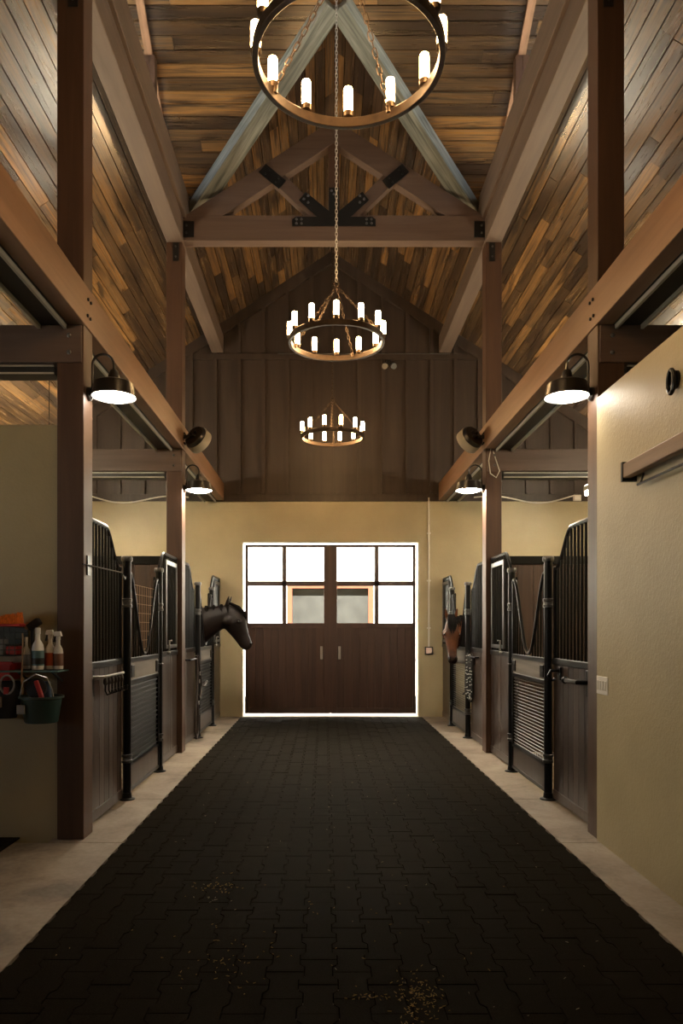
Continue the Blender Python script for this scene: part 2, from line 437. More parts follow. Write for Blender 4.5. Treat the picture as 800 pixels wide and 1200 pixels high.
# gable windows at both ends of the cross gable
for n, s in ((1, -1), (2, 1)):
    X = 1.97
    wd = bpy.data.objects.new(f'window_{n}', None); C.objects.link(wd); wd.location = (s*X, CY, SILL)
    struct(wd, f'triangular clerestory window on the {SD[s]} side of the cross gable', 'window')
    ye = (CZ-SILL)/CP
    yt = lambda y: cross(CY+y)
    MB().box(s*(X-.05), s*(X+.05), CY-ye, CY+ye, SILL, SILL+.05).build('window_sill', 'track_pale', wd)
    for d in (-1, 1):
        MB().prism([(s*(X-.04), CY, CZ), (s*(X-.04), CY+d*ye, SILL), (s*(X-.04), CY+d*(ye-.06), SILL), (s*(X-.04), CY, CZ-.038)], (s*.08, 0, 0)).build('rake_frame', 'beam_y', wd)
        ym = .78
        MB().box(s*(X-.07), s*(X+.07), CY+d*ym-.05, CY+d*ym+.05, SILL+.05, yt(ym+.05)).build('mullion', 'beam_z', wd)
        MB().prism([(s*X, CY+d*.83, SILL+.05), (s*X, CY+d*(ye-.15), SILL+.05), (s*X, CY+d*.83, yt(.83)-.08)], (s*.006, 0, 0)).build('pane', 'glass', wd)
    MB().prism([(s*X, CY-.73, SILL+.05), (s*X, CY+.73, SILL+.05), (s*X, CY+.73, yt(.73)-.08), (s*X, CY, CZ-.085), (s*X, CY-.73, yt(.73)-.08)], (s*.006, 0, 0)).build('pane', 'glass', wd)
# valley rafters
for s in (-1, 1):
    for d in (1, -1):
        a = Vector((s*.04, CY+d*vy(.04), RZ-.06)); b_ = Vector((s*1.86, CY+d*vy(1.86), roof(1.86)-.06))
        lab = 'far' if d > 0 else 'near'
        L = (b_-a).length; v = MB().box(-L/2, L/2, -.10, .10, -.075, .075).build('valley_rafter', 'valley', bev=.01)
        ex = (b_-a).normalized(); ey = Vector((0, 0, 1)).cross(ex).normalized(); ez = ex.cross(ey)
        v.matrix_world = Matrix.Translation((a+b_)/2) @ Matrix((ex, ey, ez)).transposed().to_4x4()
        tag(v, f'pale grey valley rafter sloping down to the {SD[s]} end of the truss' if d > 0 else f'grey valley rafter above the viewer on the {SD[s]} side', 'rafter')

# ------------------------------------------------------------------ timber frame
def post(s, y, lab):
    p = thing('timber_post', lab, 'post', (s*(XI+.095), y+.1, 0))
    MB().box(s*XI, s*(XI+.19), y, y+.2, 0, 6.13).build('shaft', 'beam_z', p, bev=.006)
    for zz in (6.02,):
        pl = MB().box(s*(XI+.04), s*(XI+.11), y-.008, y, zz-.12, zz+.10).build('strap_plate', 'bolt_black', p)
        for zb in (-.07, .05): MB().lathe([(.012, 0), (.012, .012), (.004, .016)], (s*(XI+.075), y-.008, zz+zb), (0, -1, 0), 8).build('bolt', 'grey_steel', pl)
    return p
post(-1, YN, 'near left timber post beside the tack wall, full height'); post(1, YN, 'near right timber post at the end of the khaki wall')
post(-1, YM, 'left timber post under the truss between the two stalls'); post(1, YM, 'right timber post under the truss between the two stalls')
for s in (-1, 1):
    r = thing('rail_beam', f'long brown timber rail along the {SD[s]} posts above the stall fronts', 'beam', (s*1.87, 4.7, 3.65))
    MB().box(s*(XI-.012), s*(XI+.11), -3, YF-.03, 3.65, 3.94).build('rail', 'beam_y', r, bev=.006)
    for yy in (YN, YM):
        for dy in (.03, .09):
            for dz in (.08, .20):
                MB().lathe([(.012, 0), (.012, .012), (.006, .014)], (s*(XI-.012), yy+dy+dz*.1, 3.65+dz), (-s, 0, 0), 8).build('bolt', 'bolt_black', r)
    p = tag(MB().box(s*(XI-.01), s*(XI+.19), -3, YF-.05, 6.13, 6.42).build('plate_beam', 'beam_plate', bev=.008), f'heavy timber plate beam on top of the {SD[s]} posts', 'beam')
    p = tag(MB().box(s*(XI-.045), s*(XI+.19), 4.75, 9.25, 6.425, SILL).build('sill_beam', 'beam_plate', bev=.008), f'upper sill beam under the {SD[s]} clerestory window', 'beam')
    for y, nm in ((YN, 'near'), (YM, 'far')):
        c = thing('cross_beam', f'{nm} dark cross beam running outward from the {SD[s]} post over the stalls', 'beam', (s*3.8, y+.1, 3.38))
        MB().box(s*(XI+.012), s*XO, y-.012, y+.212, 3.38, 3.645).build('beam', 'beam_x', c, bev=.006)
        for zz in (3.45, 3.57): MB().lathe([(.016, 0), (.016, .008), (.006, .014)], (s*(XI+.10), y-.012, zz), (0, -1, 0), 10).build('bolt', 'grey_steel', c)
        t = thing('beam_track', f'slim black track with pale edges under the {nm} {SD[s]} cross beam', 'track', (s*3.5, y+.05, 3.33))
        MB().box(s*2.04, s*5.6, y+.03, y+.17, 3.31, 3.365).build('channel', 'track_black', t)
        for zz in (3.31, 3.362): MB().box(s*2.04, s*5.6, y+.018, y+.03, zz, zz+.010).build('flange', 'track_pale', t)
    for yy, nm in ((6.9, 'near'), (10.6, 'far')):
        t = thing('stall_light', f'linear light hanging inside the {nm} {SD[s]} stall', 'light', (s*3.9, yy, 3.6))
        MB().box(s*3.84, s*3.96, yy-.6, yy+.6, 3.58, 3.66).build('housing', 'track_pale', t)
        MB().box(s*3.85, s*3.95, yy-.58, yy+.58, 3.52, 3.58).build('diffuser', 'tube_white', t)
        MB().box(s*3.85, s*3.95, yy-.58, yy+.58, 3.66, 3.668).build('diffuser', 'tube_white', t)
        for d in (-.5, .5): MB().tube([(s*3.9, yy+d, 3.66), (s*3.9, yy+d, roof(3.9))], .006, 6).build('rod', 'black_steel', t)
    tr = thing('door_track', f'black overhead track with pale flanges behind the {SD[s]} rail', 'track', (s*2.1, 4.7, 3.66))
    MB().box(s*1.937, s*2.14, -2.9, YF-.06, 3.645, 3.84).build('channel', 'track_black', tr)
    for xx in (1.937, 2.12): MB().box(s*xx, s*(xx+.02), -2.9, YF-.06, 3.615, 3.645).build('flange', 'track_pale', tr)

# roof truss
tr = thing('roof_truss', 'dark timber king post truss with black bolted gusset plates', 'truss', (0, YM+.1, 6.15))
y0, y1 = YM+.02, YM+.15
MB().box(-XI, XI, y0-.01, y1+.01, 6.15, 6.455).build('bottom_chord', 'beam_x', tr, bev=.006)
for s in (-1, 1):
    MB().prism([(s*1.80, y0, 6.455), (s*1.34, y0, 6.455), (0, y0, 7.33), (0, y0, 7.62)], (0, .13, 0)).build('top_chord', 'beam_x', tr, bev=.005)
    MB().prism([(s*.10, y0+.005, 6.455), (s*.30, y0+.005, 6.455), (s*.80, y0+.005, 6.93), (s*.66, y0+.005, 7.02)], (0, .12, 0)).build('strut', 'beam_x', tr, bev=.005)
    ep = MB().box(s*(XI-.14), s*(XI-.01), y0-.018, y0-.01, 6.19, 6.38).build('end_plate', 'bolt_black', tr)
    for zz in (6.24, 6.33): MB().lathe([(.014, 0), (.014, .01), (.005, .014)], (s*(XI-.05), y0-.018, zz), (0, -1, 0), 8).build('bolt', 'grey_steel', ep)
    a = Vector((s*.86, y0-.012, 7.02)); b_ = Vector((s*.62, y0-.012, 6.82))
    sp = MB().bar(a, b_, .13, .012, (0, 1, 0)).build('strut_plate', 'bolt_black', tr)
    for u in (.25, .75):
        for e in (-.03, .03):
            d = (b_-a).normalized(); n_ = Vector((-d.z, 0, d.x))
            MB().lathe([(.011, 0), (.011, .01), (.004, .014)], a.lerp(b_, u)+n_*e+Vector((0, -.006, 0)), (0, -1, 0), 8).build('bolt', 'bolt_black', sp)
MB().box(-.065, .065, y0+.002, y1-.002, 6.455, 7.45).build('king_post', 'beam_z', tr, bev=.005)
gp = MB().prism([(-.50, y0-.014, 6.32), (-.50, y0-.014, 6.40), (-.46, y0-.014, 6.43), (-.20, y0-.014, 6.43), (-.42, y0-.014, 6.63), (-.34, y0-.014, 6.73), (-.06, y0-.014, 6.50), (-.06, y0-.014, 6.78), (.06, y0-.014, 6.78), (.06, y0-.014, 6.50), (.34, y0-.014, 6.73), (.42, y0-.014, 6.63), (.20, y0-.014, 6.43), (.46, y0-.014, 6.43), (.50, y0-.014, 6.40), (.50, y0-.014, 6.32)], (0, -.01, 0)).build('gusset_plate', 'bolt_black', tr)
for bx, bz in [(-.45, 6.35), (-.39, 6.35), (-.45, 6.40), (-.39, 6.40), (.45, 6.35), (.39, 6.35), (.45, 6.40), (.39, 6.40), (-.36, 6.64), (-.31, 6.68), (-.31, 6.60), (.36, 6.64), (.31, 6.68), (.31, 6.60), (0, 6.70), (-.03, 6.74), (.03, 6.74)]:
    MB().lathe([(.015, 0), (.015, .01), (.005, .016)], (bx, y0-.024, bz), (0, -1, 0), 8).build('bolt', 'grey_steel', gp)

# ------------------------------------------------------------------ end doors and the world beyond
GX = (DX0+DX1)/2
for n, s in ((1, -1), (2, 1)):
    xa, xb = (DX0+.035, GX-.012) if s < 0 else (GX+.012, DX1-.035)
    d = bpy.data.objects.new(f'door_{n}', None); C.objects.link(d); d.location = ((xa+xb)/2, YF+.1, 0)
    struct(d, f'{SD[s]} leaf of the dark brown double door with glazed upper half', 'door')
    ya, yb = YF+.07, YF+.13; zb, zt = .05, DZ-.03
    cs = .10; os_ = .055
    inner, outer = (xb, xa) if s < 0 else (xa, xb)
    MB().box(inner, inner+s*cs, ya, yb, zb, zt).build('meeting_stile', 'door_board', d, bev=.004)
    MB().box(outer, outer-s*os_, ya, yb, zb, zt).build('outer_stile', 'door_board', d, bev=.004)
    i0, i1 = sorted((inner+s*cs, outer-s*os_))
    for nm, z0, z1 in (('bottom_rail', zb, zb+.09), ('lock_rail', 1.50, 1.585), ('glazing_bar', 2.215, 2.30), ('top_rail', zt-.045, zt)):
        MB().box(i0, i1, ya, yb, z0, z1).build(nm, 'door_board', d, bev=.004)
    xm = (i0+i1)/2+s*.03
    MB().box(xm-.035, xm+.035, ya, yb, 1.585, zt-.045).build('mullion', 'door_board', d, bev=.004)
    for p0, p1 in ((i0, xm-.035), (xm+.035, i1)):
        for z0, z1 in ((1.585, 2.215), (2.30, zt-.045)): MB().box(p0, p1, YF+.097, YF+.103, z0, z1).build('pane', 'glass', d)
    nb = 10; bw = (i1-i0)/nb
    for k in range(nb): MB().box(i0+k*bw+.0025, i0+(k+1)*bw-.0025, ya+.018, yb-.015, zb+.09, 1.50).build('board', 'door_board', d)
    MB().box(i0, i1, yb-.016, yb-.01, zb+.09, 1.5).build('backing', 'door_board', d)
    hx = inner+s*.065
    if s < 0: MB().box(GX-.03, GX+.03, ya-.012, ya, .06, zt).build('astragal', 'door_board', d)
    MB().box(hx+s*.075-.022, hx+s*.075+.022, ya-.012, ya, .97, 1.19).build('pull_plate', 'pale_steel', d, bev=.003)
o = struct(MB().box(-40, 40, YF+.26, 60, -.25, -.05).box(-40, -XO-.25, -20, YF+.26, -.25, -.05).box(XO+.25, 40, -20, YF+.26, -.25, -.05).build('ground_outside', 'gravel'), 'pale gravel yard outside the barn', 'ground')
eb = thing('stucco_building', 'white stucco building seen through the door panes', 'building', (0, 17.2, 0))
mb = MB().box(-9, -.98, 17, 17.3, -.05, 7).box(1.02, 9, 17, 17.3, -.05, 7).box(-.98, 1.02, 17, 17.3, 2.50, 7).box(-.98, 1.02, 17, 17.3, -.05, .6)
mb.build('wall', 'stucco_white', eb)
wf = MB().box(-.98, -.86, 16.96, 17.1, .6, 2.5).box(.90, 1.02, 16.96, 17.1, .6, 2.5).box(-.86, .90, 16.96, 17.1, 2.42, 2.5).box(-.86, .90, 16.96, 17.1, .6, .7).box(-.07, .07, 16.98, 17.1, .7, 2.42).build('window_frame', 'frame_orange', eb)
for a, b_ in ((-.86, -.07), (.07, .90)): MB().box(a, b_, 17.06, 17.07, .7, 2.42).build('pane', 'window_grey', wf)

# ------------------------------------------------------------------ stalls
FX = 1.875                         # face of the stall fronts
def prof(t):                       # top height at distance t from the stall post
    u = min(1, max(0, (t-.04)/.40)); return 2.02+.31*(u*u*(3-2*u))
def stall_panel(s, y0, y1, post_at, lab, feed):
    p = thing('stall_screen', lab, 'stall screen', (s*FX, (y0+y1)/2, 0), 'stall front panels')
    xa, xb = s*FX, s*(FX+.045)
    T = (lambda y: prof(y1-y)) if post_at == 'far' else (lambda y: prof(y-y0))
    MB().box(xa, xb, y0, y1, .02, .10).build('bottom_rail', 'stall_board', p, bev=.004)
    MB().box(s*(FX-.006), xb, y0, y1, 1.185, 1.24).build('middle_rail', 'black_steel', p, bev=.005)
    nb = max(4, round((y1-y0)/.128)); bw = (y1-y0)/nb
    for k in range(nb): MB().box(s*(FX+.008+random.uniform(0, .002)), s*(FX+.035), y0+k*bw+.002, y0+(k+1)*bw-.002, .10, 1.185).build('board', 'stall_board', p)
    n = round((y1-y0)/.083)
    for k in range(1, n):
        y = y0+(y1-y0)*k/n
        MB().tube([(s*(FX+.022), y, 1.24), (s*(FX+.022), y, T(y)-.01)], .0122, 8).build('bar', 'black_steel', p, smooth=True)
    pts = [(s*(FX+.022), y0+(y1-y0)*k/30, T(y0+(y1-y0)*k/30)) for k in range(31)]
    MB().tube(pts, .019, 8).build('top_rail', 'black_steel', p, smooth=True)
    for y in (y0+.02, y1-.02): MB().box(s*(FX+.004), s*(FX+.04), y-.018, y+.018, 1.24, T(y)).build('end_stile', 'black_steel', p)
    if feed:
        a, b_ = (y1-.66, y1-.10)
        g = MB()
        for q_ in (a, b_): g.box(s*(FX-.012), s*(FX+.008), q_-.02, q_+.02, 1.27, 2.26)
        g.box(s*(FX-.012), s*(FX+.008), a, b_, 2.21, 2.26).box(s*(FX-.012), s*(FX+.008), a, b_, 1.27, 1.31)
        h = g.build('feed_hatch', 'grey_steel', p, bev=.003)
        MB().tube([(s*(FX-.02), a+.1, 1.25), (s*(FX-.02), a+.1, 1.36), (s*(FX-.05), a+.1, 1.36)], .009, 8).build('latch', 'pale_steel', h, smooth=True)
        MB().ball((s*(FX-.02), a+.06, 1.225), .022, 8, 6).build('latch_knob', 'pale_steel', h, smooth=True)
    return p
def stall_post(s, y, lab):
    p = thing('stall_post', lab, 'post', (s*1.845, y, 0), 'stall gate posts')
    MB().lathe([(.037, .012), (.037, 2.085)], (s*1.845, y, 0), n=16).build('shaft', 'black_steel', p, smooth=True)
    MB().lathe([(.048, 2.085), (.050, 2.092), (.050, 2.118), (.044, 2.128)], (s*1.845, y, 0), n=16).build('cap', 'grey_steel', p, smooth=True)
    MB().lathe([(.072, 0), (.072, .010), (.045, .018), (.040, .06)], (s*1.845, y, 0), n=16).build('foot', 'black_steel', p, smooth=True)
    for z in (.36, 1.72):
        MB().lathe([(.038, z-.04), (.046, z-.036), (.046, z-.016), (.040, z-.01), (.040, z+.01), (.046, z+.016), (.046, z+.036), (.038, z+.04)], (s*1.845, y, 0), n=16).build('hinge', 'grey_steel', p, smooth=True)
YOKE = [(-.565, 1.96), (-.53, 2.0), (-.48, 1.985), (-.42, 1.91), (-.35, 1.78), (-.27, 1.60), (-.18, 1.42), (-.11, 1.31), (-.05, 1.265), (0, 1.255)]
YOKE += [(-a, b) for a, b in reversed(YOKE[:-1])]
def yoke(u):
    for (a, za), (b_, zb) in zip(YOKE, YOKE[1:]):
        if a <= u <= b_: return za+(zb-za)*(u-a)/(b_-a)
    return 1.96
def stall_door(s, y0, y1, lab, style):
    p = thing('stall_gate', lab, 'gate', (s*1.85, (y0+y1)/2, 0), 'stall gates with yoke tops')
    a, b_ = y0+.045, y1-.045; yc = (a+b_)/2; h = (b_-a)/2/.565
    x0, x1 = s*1.832, s*1.862; xm = s*1.847
    fr = MB()
    for q0, q1 in ((a, a+.04), (b_-.04, b_)): fr.box(x0, x1, q0, q1, .05, 1.96)
    for z0, z1 in ((.05, .085), (.275, .305), (1.00, 1.04), (1.19, 1.235)): fr.box(x0, x1, a+.04, b_-.04, z0, z1)
    fr.build('frame', 'black_steel', p, bev=.003)
    MB().box(s*1.838, s*1.858, a+.04, b_-.04, .085, .275).build('kick_board', 'stall_board', p)
    nbd = MB().box(s*1.836, s*1.858, a+.04, b_-.04, 1.04, 1.19).build('name_board', 'name_board', p)
    for q_ in (a+.10, b_-.10): MB().box(s*1.826, s*1.838, q_-.05, q_+.05, 1.06, 1.17).build('corner_plate', 'black_steel', nbd, bev=.004)
    n = 22 if style == 'mesh' else 15
    for k in range(n):
        z = .305+(1.00-.305)*(k+.5)/n
        MB().tube([(xm, a+.04, z), (xm, b_-.04, z)], .0035 if style == 'mesh' else .0075, 6).build('cross_bar', 'grey_steel' if style == 'mesh' else 'black_steel', p, smooth=True)
    if style == 'mesh':
        for k in range(1, 20):
            y = a+.04+(b_-a-.08)*k/20
            MB().tube([(xm, y, .305), (xm, y, 1.0)], .0022, 5).build('mesh_wire', 'grey_steel', p, smooth=True)
    MB().tube([(xm, yc+u*h, z) for u, z in YOKE], .017, 8).build('yoke', 'black_steel', p, smooth=True)
    for k in range(1, 13):
        u = -.565+1.13*k/13
        if yoke(u) > 1.30: MB().tube([(xm, yc+u*h, 1.235), (xm, yc+u*h, yoke(u))], .0095, 8).build('bar', 'black_steel', p, smooth=True)
    if s < 0: MB().box(s*1.856, s*1.864, a+.04, b_-.04, .305, 1.0).build('stall_dark_sheet', 'track_black', p)  # black sheet added behind left gate bars, standing in for the dark stall interior
    if style == 'net':
        m = MB()
        for z in [1.30+.085*k for k in range(8)]:
            us = [u for u, zz in YOKE if zz <= z]
            if us: m.tube([(xm, yc+min(us)*h*1.12, z), (xm, yc+max(us)*h*1.12, z)], .0022, 4)
        for k in range(-3, 4): m.tube([(xm, yc+k*.085, yoke(k*.085/h)), (xm, yc+k*.085, 1.90)], .0022, 4)
        m.build('wire_net', 'rope_tan', p)
    MB().tube([(s*1.82, b_-.08, 1.13), (s*1.79, b_-.08, 1.13), (s*1.79, b_-.02, 1.13)], .008, 8).build('latch', 'grey_steel', p, smooth=True)
NAME = {0: 'near', 1: 'far'}
for s in (-1, 1):
    for k, (ya, yb) in enumerate(((YN+.2, YM), (YM+.2, YF))):
        p0, p1 = ya+1.03, ya+2.28
        L = f'{NAME[k]} {SD[s]} stall'
        stall_panel(s, ya, p0-.03, 'far', f'boarded and barred front panel on the viewer side of the gate, {L}', False)
        stall_panel(s, p1+.03, yb, 'near', f'boarded front panel with framed feed hatch beyond the gate, {L}', True)
        stall_post(s, p0, f'round black gate post nearer the viewer at the {L}'); stall_post(s, p1, f'round black gate post on the far side of the gate, {L}')
        extra = {(-1, 0): ' and wire net in the gap', (1, 0): ' and pale wire mesh below', (-1, 1): ', dark horse leaning out', (1, 1): ', bay horse looking out'}[(s, k)]
        stall_door(s, p0, p1, f'black yoke-topped gate of the {L}'+extra, {(-1, 0): 'net', (1, 0): 'mesh', (-1, 1): 'bars', (1, 1): 'mesh'}[(s, k)])

# ------------------------------------------------------------------ horses
def horse(name_lab, s, yc, poll, face, mat, tilt):
    """s side of the barn; poll = world point of the poll; face = horizontal direction the nose points to"""
    root = thing('horse', name_lab, 'horse', (s*3.1, yc, 0))
    P = Vector(poll); F = Vector(face).normalized(); U = Vector((0, 0, 1)); W = F.cross(U)
    def hp(f, u): return P+F*f+U*u
    def sec(f, u, half, wid, df, du):
        d = (F*df+U*du).normalized(); return (hp(f, u), d*half, W*wid)
    b = MB()
    ax = (.91, .41)
    head = [(-.06, .00, .10, .06), (-.03, -.07, .155, .085), (.025, -.15, .180, .098), (.075, -.24, .172, .105), (.12, -.33, .140, .088), (.165, -.42, .112, .066), (.205, -.49, .100, .062), (.235, -.545, .092, .070), (.255, -.585, .070, .062), (.265, -.61, .035, .035)]
    b.loft([sec(f, u, h_, w_, *ax) for f, u, h_, w_ in head], 18)
    # neck from chest to poll
    chest = Vector((s*2.55, yc, 1.30)); bd = Vector((-s, 0, 0))
    q0, q1, q2, q3 = chest, chest+bd*.45+U*.14, P-F*.38+U*(-.20), P+F*.0+U*(-.10)
    secs = []
    for i in range(13):
        t = i/12; c = q0*(1-t)**3+q1*3*t*(1-t)**2+q2*3*t*t*(1-t)+q3*t**3
        d = ((q1-q0)*(1-t)**2+(q2-q1)*2*t*(1-t)+(q3-q2)*t*t).normalized()
        side = d.cross(U).normalized(); up = side.cross(d)
        secs.append((c, up*(.36*(1-t)**1.3+.145), side*(.19*(1-t)+.085)))
    b.loft(secs, 18)
    # trunk and legs
    B = lambda x, z, h_, w_: ((s*x, yc, z), (0, 0, h_), (0, w_, 0))
    b.loft([B(2.28, 1.20, .14, .10), B(2.36, 1.18, .27, .19), B(2.6, 1.17, .35, .25), B(2.95, 1.15, .34, .29), B(3.35, 1.16, .33, .31), B(3.7, 1.20, .32, .29), B(3.95, 1.22, .27, .24), B(4.08, 1.22, .13, .12)], 20)
    for dy in (-.14, .14):
        L = lambda x, z, a, c_: ((s*x, yc+dy, z), (a, 0, 0), (0, c_, 0))
        b.loft([L(2.55, 1.05, .13, .10), L(2.53, .80, .085, .075), L(2.53, .55, .05, .05), L(2.53, .48, .055, .052), L(2.54, .40, .04, .04), L(2.54, .18, .038, .038), L(2.53, .13, .046, .046), L(2.50, .07, .048, .05), L(2.49, .0, .065, .062)], 12)
        b.loft([L(3.80, 1.05, .20, .12), L(3.76, .82, .14, .10), L(3.84, .62, .08, .07), L(3.90, .50, .06, .055), L(3.87, .36, .042, .042), L(3.85, .18, .04, .04), L(3.83, .13, .047, .047), L(3.80, .07, .048, .05), L(3.79, .0, .065, .062)], 12)
    for e in (-1, 1):
        base = hp(-.045, .02)+W*e*.055; tip = base+F*.05+U*.155+W*e*.03
        b.loft([(base, F*.03, W*.026), (base.lerp(tip, .4), F*.026, W*.030), (base.lerp(tip, .8), F*.016, W*.018), (tip, F*.007, W*.008)], 10)
        # jowl, brow and nostril wing
        b.ball(tuple(hp(-.015, -.20)+W*e*.045), .088, 12, 8)
        b.ball(tuple(hp(.145, -.20)+W*e*.078), .036, 10, 8)
        b.ball(tuple(hp(.285, -.52)+W*e*.035), .026, 10, 8)
    body = b.build('body', mat, root)
    rm = body.modifiers.new('skin', 'REMESH'); rm.mode = 'VOXEL'; rm.voxel_size = .013; rm.use_smooth_shade = True
    sm = body.modifiers.new('soft', 'SMOOTH'); sm.iterations = 6; sm.factor = .5
    for e in (-1, 1):
        MB().ball(tuple(hp(.148, -.205)+W*e*.098), .020, 10, 8).build('eye', 'eye_black', root, smooth=True)
        MB().ball(tuple(hp(.308, -.525)+W*e*.040), .013, 8, 6, (1, 1, 1.3)).build('nostril', 'eye_black', root, smooth=True)
    # mane: overlapping locks falling from the crest
    mn = MB()
    for i in range(3, 13):
        c, up, side = secs[i]
        for j in range(3):
            c2 = Vector(c)+Vector(up)*.97; jit = Vector((random.uniform(-.015, .015), random.uniform(-.015, .015), 0))
            sd = side.normalized()*(1 if s < 0 else -1)
            mn.tube([c2+jit+up*.04, c2+jit+sd*.06-up*.12, c2+jit+sd*.10-up*.55-U*random.uniform(0, .05)], [.022, .024, .004], 6)
    mn.build('mane', 'mane_black', root, smooth=True)
    fk = MB()
    for j in range(5): fk.tube([hp(-.03, .07)+W*(j-2)*.016, hp(.115, .005)+W*(j-2)*.024, hp(.195, -.075)+W*(j-2)*.024, hp(.238, -.16-.03*(j % 2))+W*(j-2)*.016], [.018, .02, .018, .004], 6)
    fk.build('forelock', 'mane_black', root, smooth=True)
    tl = MB().tube([(s*4.06, yc, 1.38), (s*4.18, yc, 1.25), (s*4.2, yc, .9), (s*4.18, yc, .55)], [.03, .05, .07, .02], 10); tl.build('tail', 'mane_black', root, smooth=True)
    return root
horse('dark brown horse with its head out over the left gate', -1, 10.64, (-1.475, 10.60, 1.80), (1, -.08, 0), 'horse_dark', 0)
horse('reddish bay horse facing the viewer over the right gate', 1, 10.66, (1.70, 10.50, 1.615), (-.10, -1, 0), 'horse_bay', 0)

# ------------------------------------------------------------------ chandeliers
def link_mesh():
    m = MB(); pts = []
    for k in range(12):
        a = 2*math.pi*k/12; pts.append((.011*math.cos(a), 0, .011*math.sin(a)+(.011 if math.sin(a) > 0 else -.011)))
    m.tube(pts, .0032, 5, closed=True); return m
LINK = link_mesh()
def chain(mb, a, b_):
    a = Vector(a); b_ = Vector(b_); d = b_-a; n = max(2, int(d.length/.036)); q = d.to_track_quat('Z', 'Y').to_matrix()
    for k in range(n):
        c = a+d*((k+.5)/n); r = q @ Matrix.Rotation(math.pi/2*(k % 2)+.4, 3, 'Z')
        mb.add([r @ Vector(v)+c for v in LINK.v], LINK.f)
TUBE_ME = MB().lathe([(.020, .0), (.0245, .006), (.0245, .120), (.021, .130), (.010, .134)], n=14).mesh('candle_lamp', 'candle_glow', True)
CUP_ME = MB().lathe([(.012, -.012), (.026, -.004), (.028, .022), (.021, .024)], n=14).mesh('cup', 'bronze', True)
def chandelier(y, zb, off, lab, rot=0):
    t = thing('chandelier', lab, 'chandelier', (0, y, zb))
    R = .46
    MB().lathe([(R-.028, 0), (R, 0), (R, .052), (R-.028, .052)], (0, y, zb), n=72, closed=True).build('ring', 'bronze', t, smooth=True, bev=.003)
    for k in range(12):
        a = 2*math.pi*k/12+off
        p = Vector((math.sin(a)*(R-.014), y+math.cos(a)*(R-.014), zb+.064))
        c = link('candle_lamp', TUBE_ME, t, loc=p+Vector((0, 0, .022)))
        link('cup', CUP_ME, c, loc=Vector((0, 0, -.022))).matrix_parent_inverse = Matrix()
    ap = Vector((0, y, zb+.56))
    for k in range(4):
        a = 2*math.pi*k/4+.35+rot
        e = Vector((math.sin(a)*(R-.03), y+math.cos(a)*(R-.03), zb+.06))
        m = MB(); chain(m, e, ap); m.build('chain', 'bronze', t, smooth=True)
        MB().lathe([(.012, -.03), (.014, .0), (.006, .012)], e, n=8).build('eye_bolt', 'bronze', t, smooth=True)
    m = MB(); m.tube([ap+Vector((.025*math.cos(q_*math.pi/6), 0, .02+.025*math.sin(q_*math.pi/6))) for q_ in range(12)], .006, 6, closed=True); m.build('top_ring', 'bronze', t, smooth=True)
    top = cross(y) if abs(y-CY) < .3 else RZ
    m = MB(); chain(m, ap+Vector((0, 0, .04)), (0, y, top-.02)); m.build('hanging_chain', 'steel_white' if abs(y-7) < .5 else 'bronze', t, smooth=True)
    MB().lathe([(.06, -.03), (.065, .0), (.05, .0)], (0, y, top-.01), n=16).build('ceiling_rose', 'bronze', t, smooth=True)
chandelier(3.52, 4.20, 0.03, 'nearest ring chandelier with candle lamps, cropped by the top edge', .2)
chandelier(7.02, 4.215, 0.02, 'middle ring chandelier with candle lamps hanging in front of the truss', .05)
chandelier(10.6, 4.23, math.pi/12, 'farthest and smallest-looking ring chandelier in front of the end wall', -.3)

# ------------------------------------------------------------------ gooseneck lamps, drum speakers
def gooseneck(s, y, lab):
    xp = s*XI; cx = s*(XI-.185); z0 = 3.165
    t = thing('gooseneck_lamp', lab, 'lamp', (xp, y, 3.2), 'black gooseneck lamps on the posts')
    MB().lathe([(.050, 0), (.050, .018), (.030, .035)], (xp, y, 3.19), (-s, 0, 0), 16).build('wall_mount', 'shade_black', t, smooth=True)
    xm = s*(XI-.03); r = abs(cx-xm)/2; xc = (cx+xm)/2
    pts = [(xm, y, 3.20), (xm, y, 3.30), (xm, y, 3.40)]+[(xc+(xm-xc)*math.cos(math.pi*k/10), y, 3.40+r*math.sin(math.pi*k/10)) for k in range(1, 11)]+[(cx, y, 3.33)]
    MB().tube(pts, .009, 8).build('arm', 'shade_black', t, smooth=True)
    MB().lathe([(.020, .20), (.030, .19), (.042, .15), (.045, .118), (.125, .108), (.140, .098), (.160, .0), (.156, .0), (.136, .092), (.04, .10)], (cx, y, z0), n=32).build('shade', 'shade_black', t, smooth=True)
    MB().lathe([(.02, -.024), (.07, -.020), (.115, -.008), (.148, .014), (.150, .022)], (cx, y, z0), n=32).build('diffuser', 'lamp_white' if y < 7 else 'lamp_white_far', t, smooth=True)
    MB().tube([(cx-.035, y, z0+.12), (cx-.03, y, z0+.165), (cx+.03, y, z0+.165), (cx+.035, y, z0+.12)], .005, 6).build('bracket', 'shade_black', t, smooth=True)
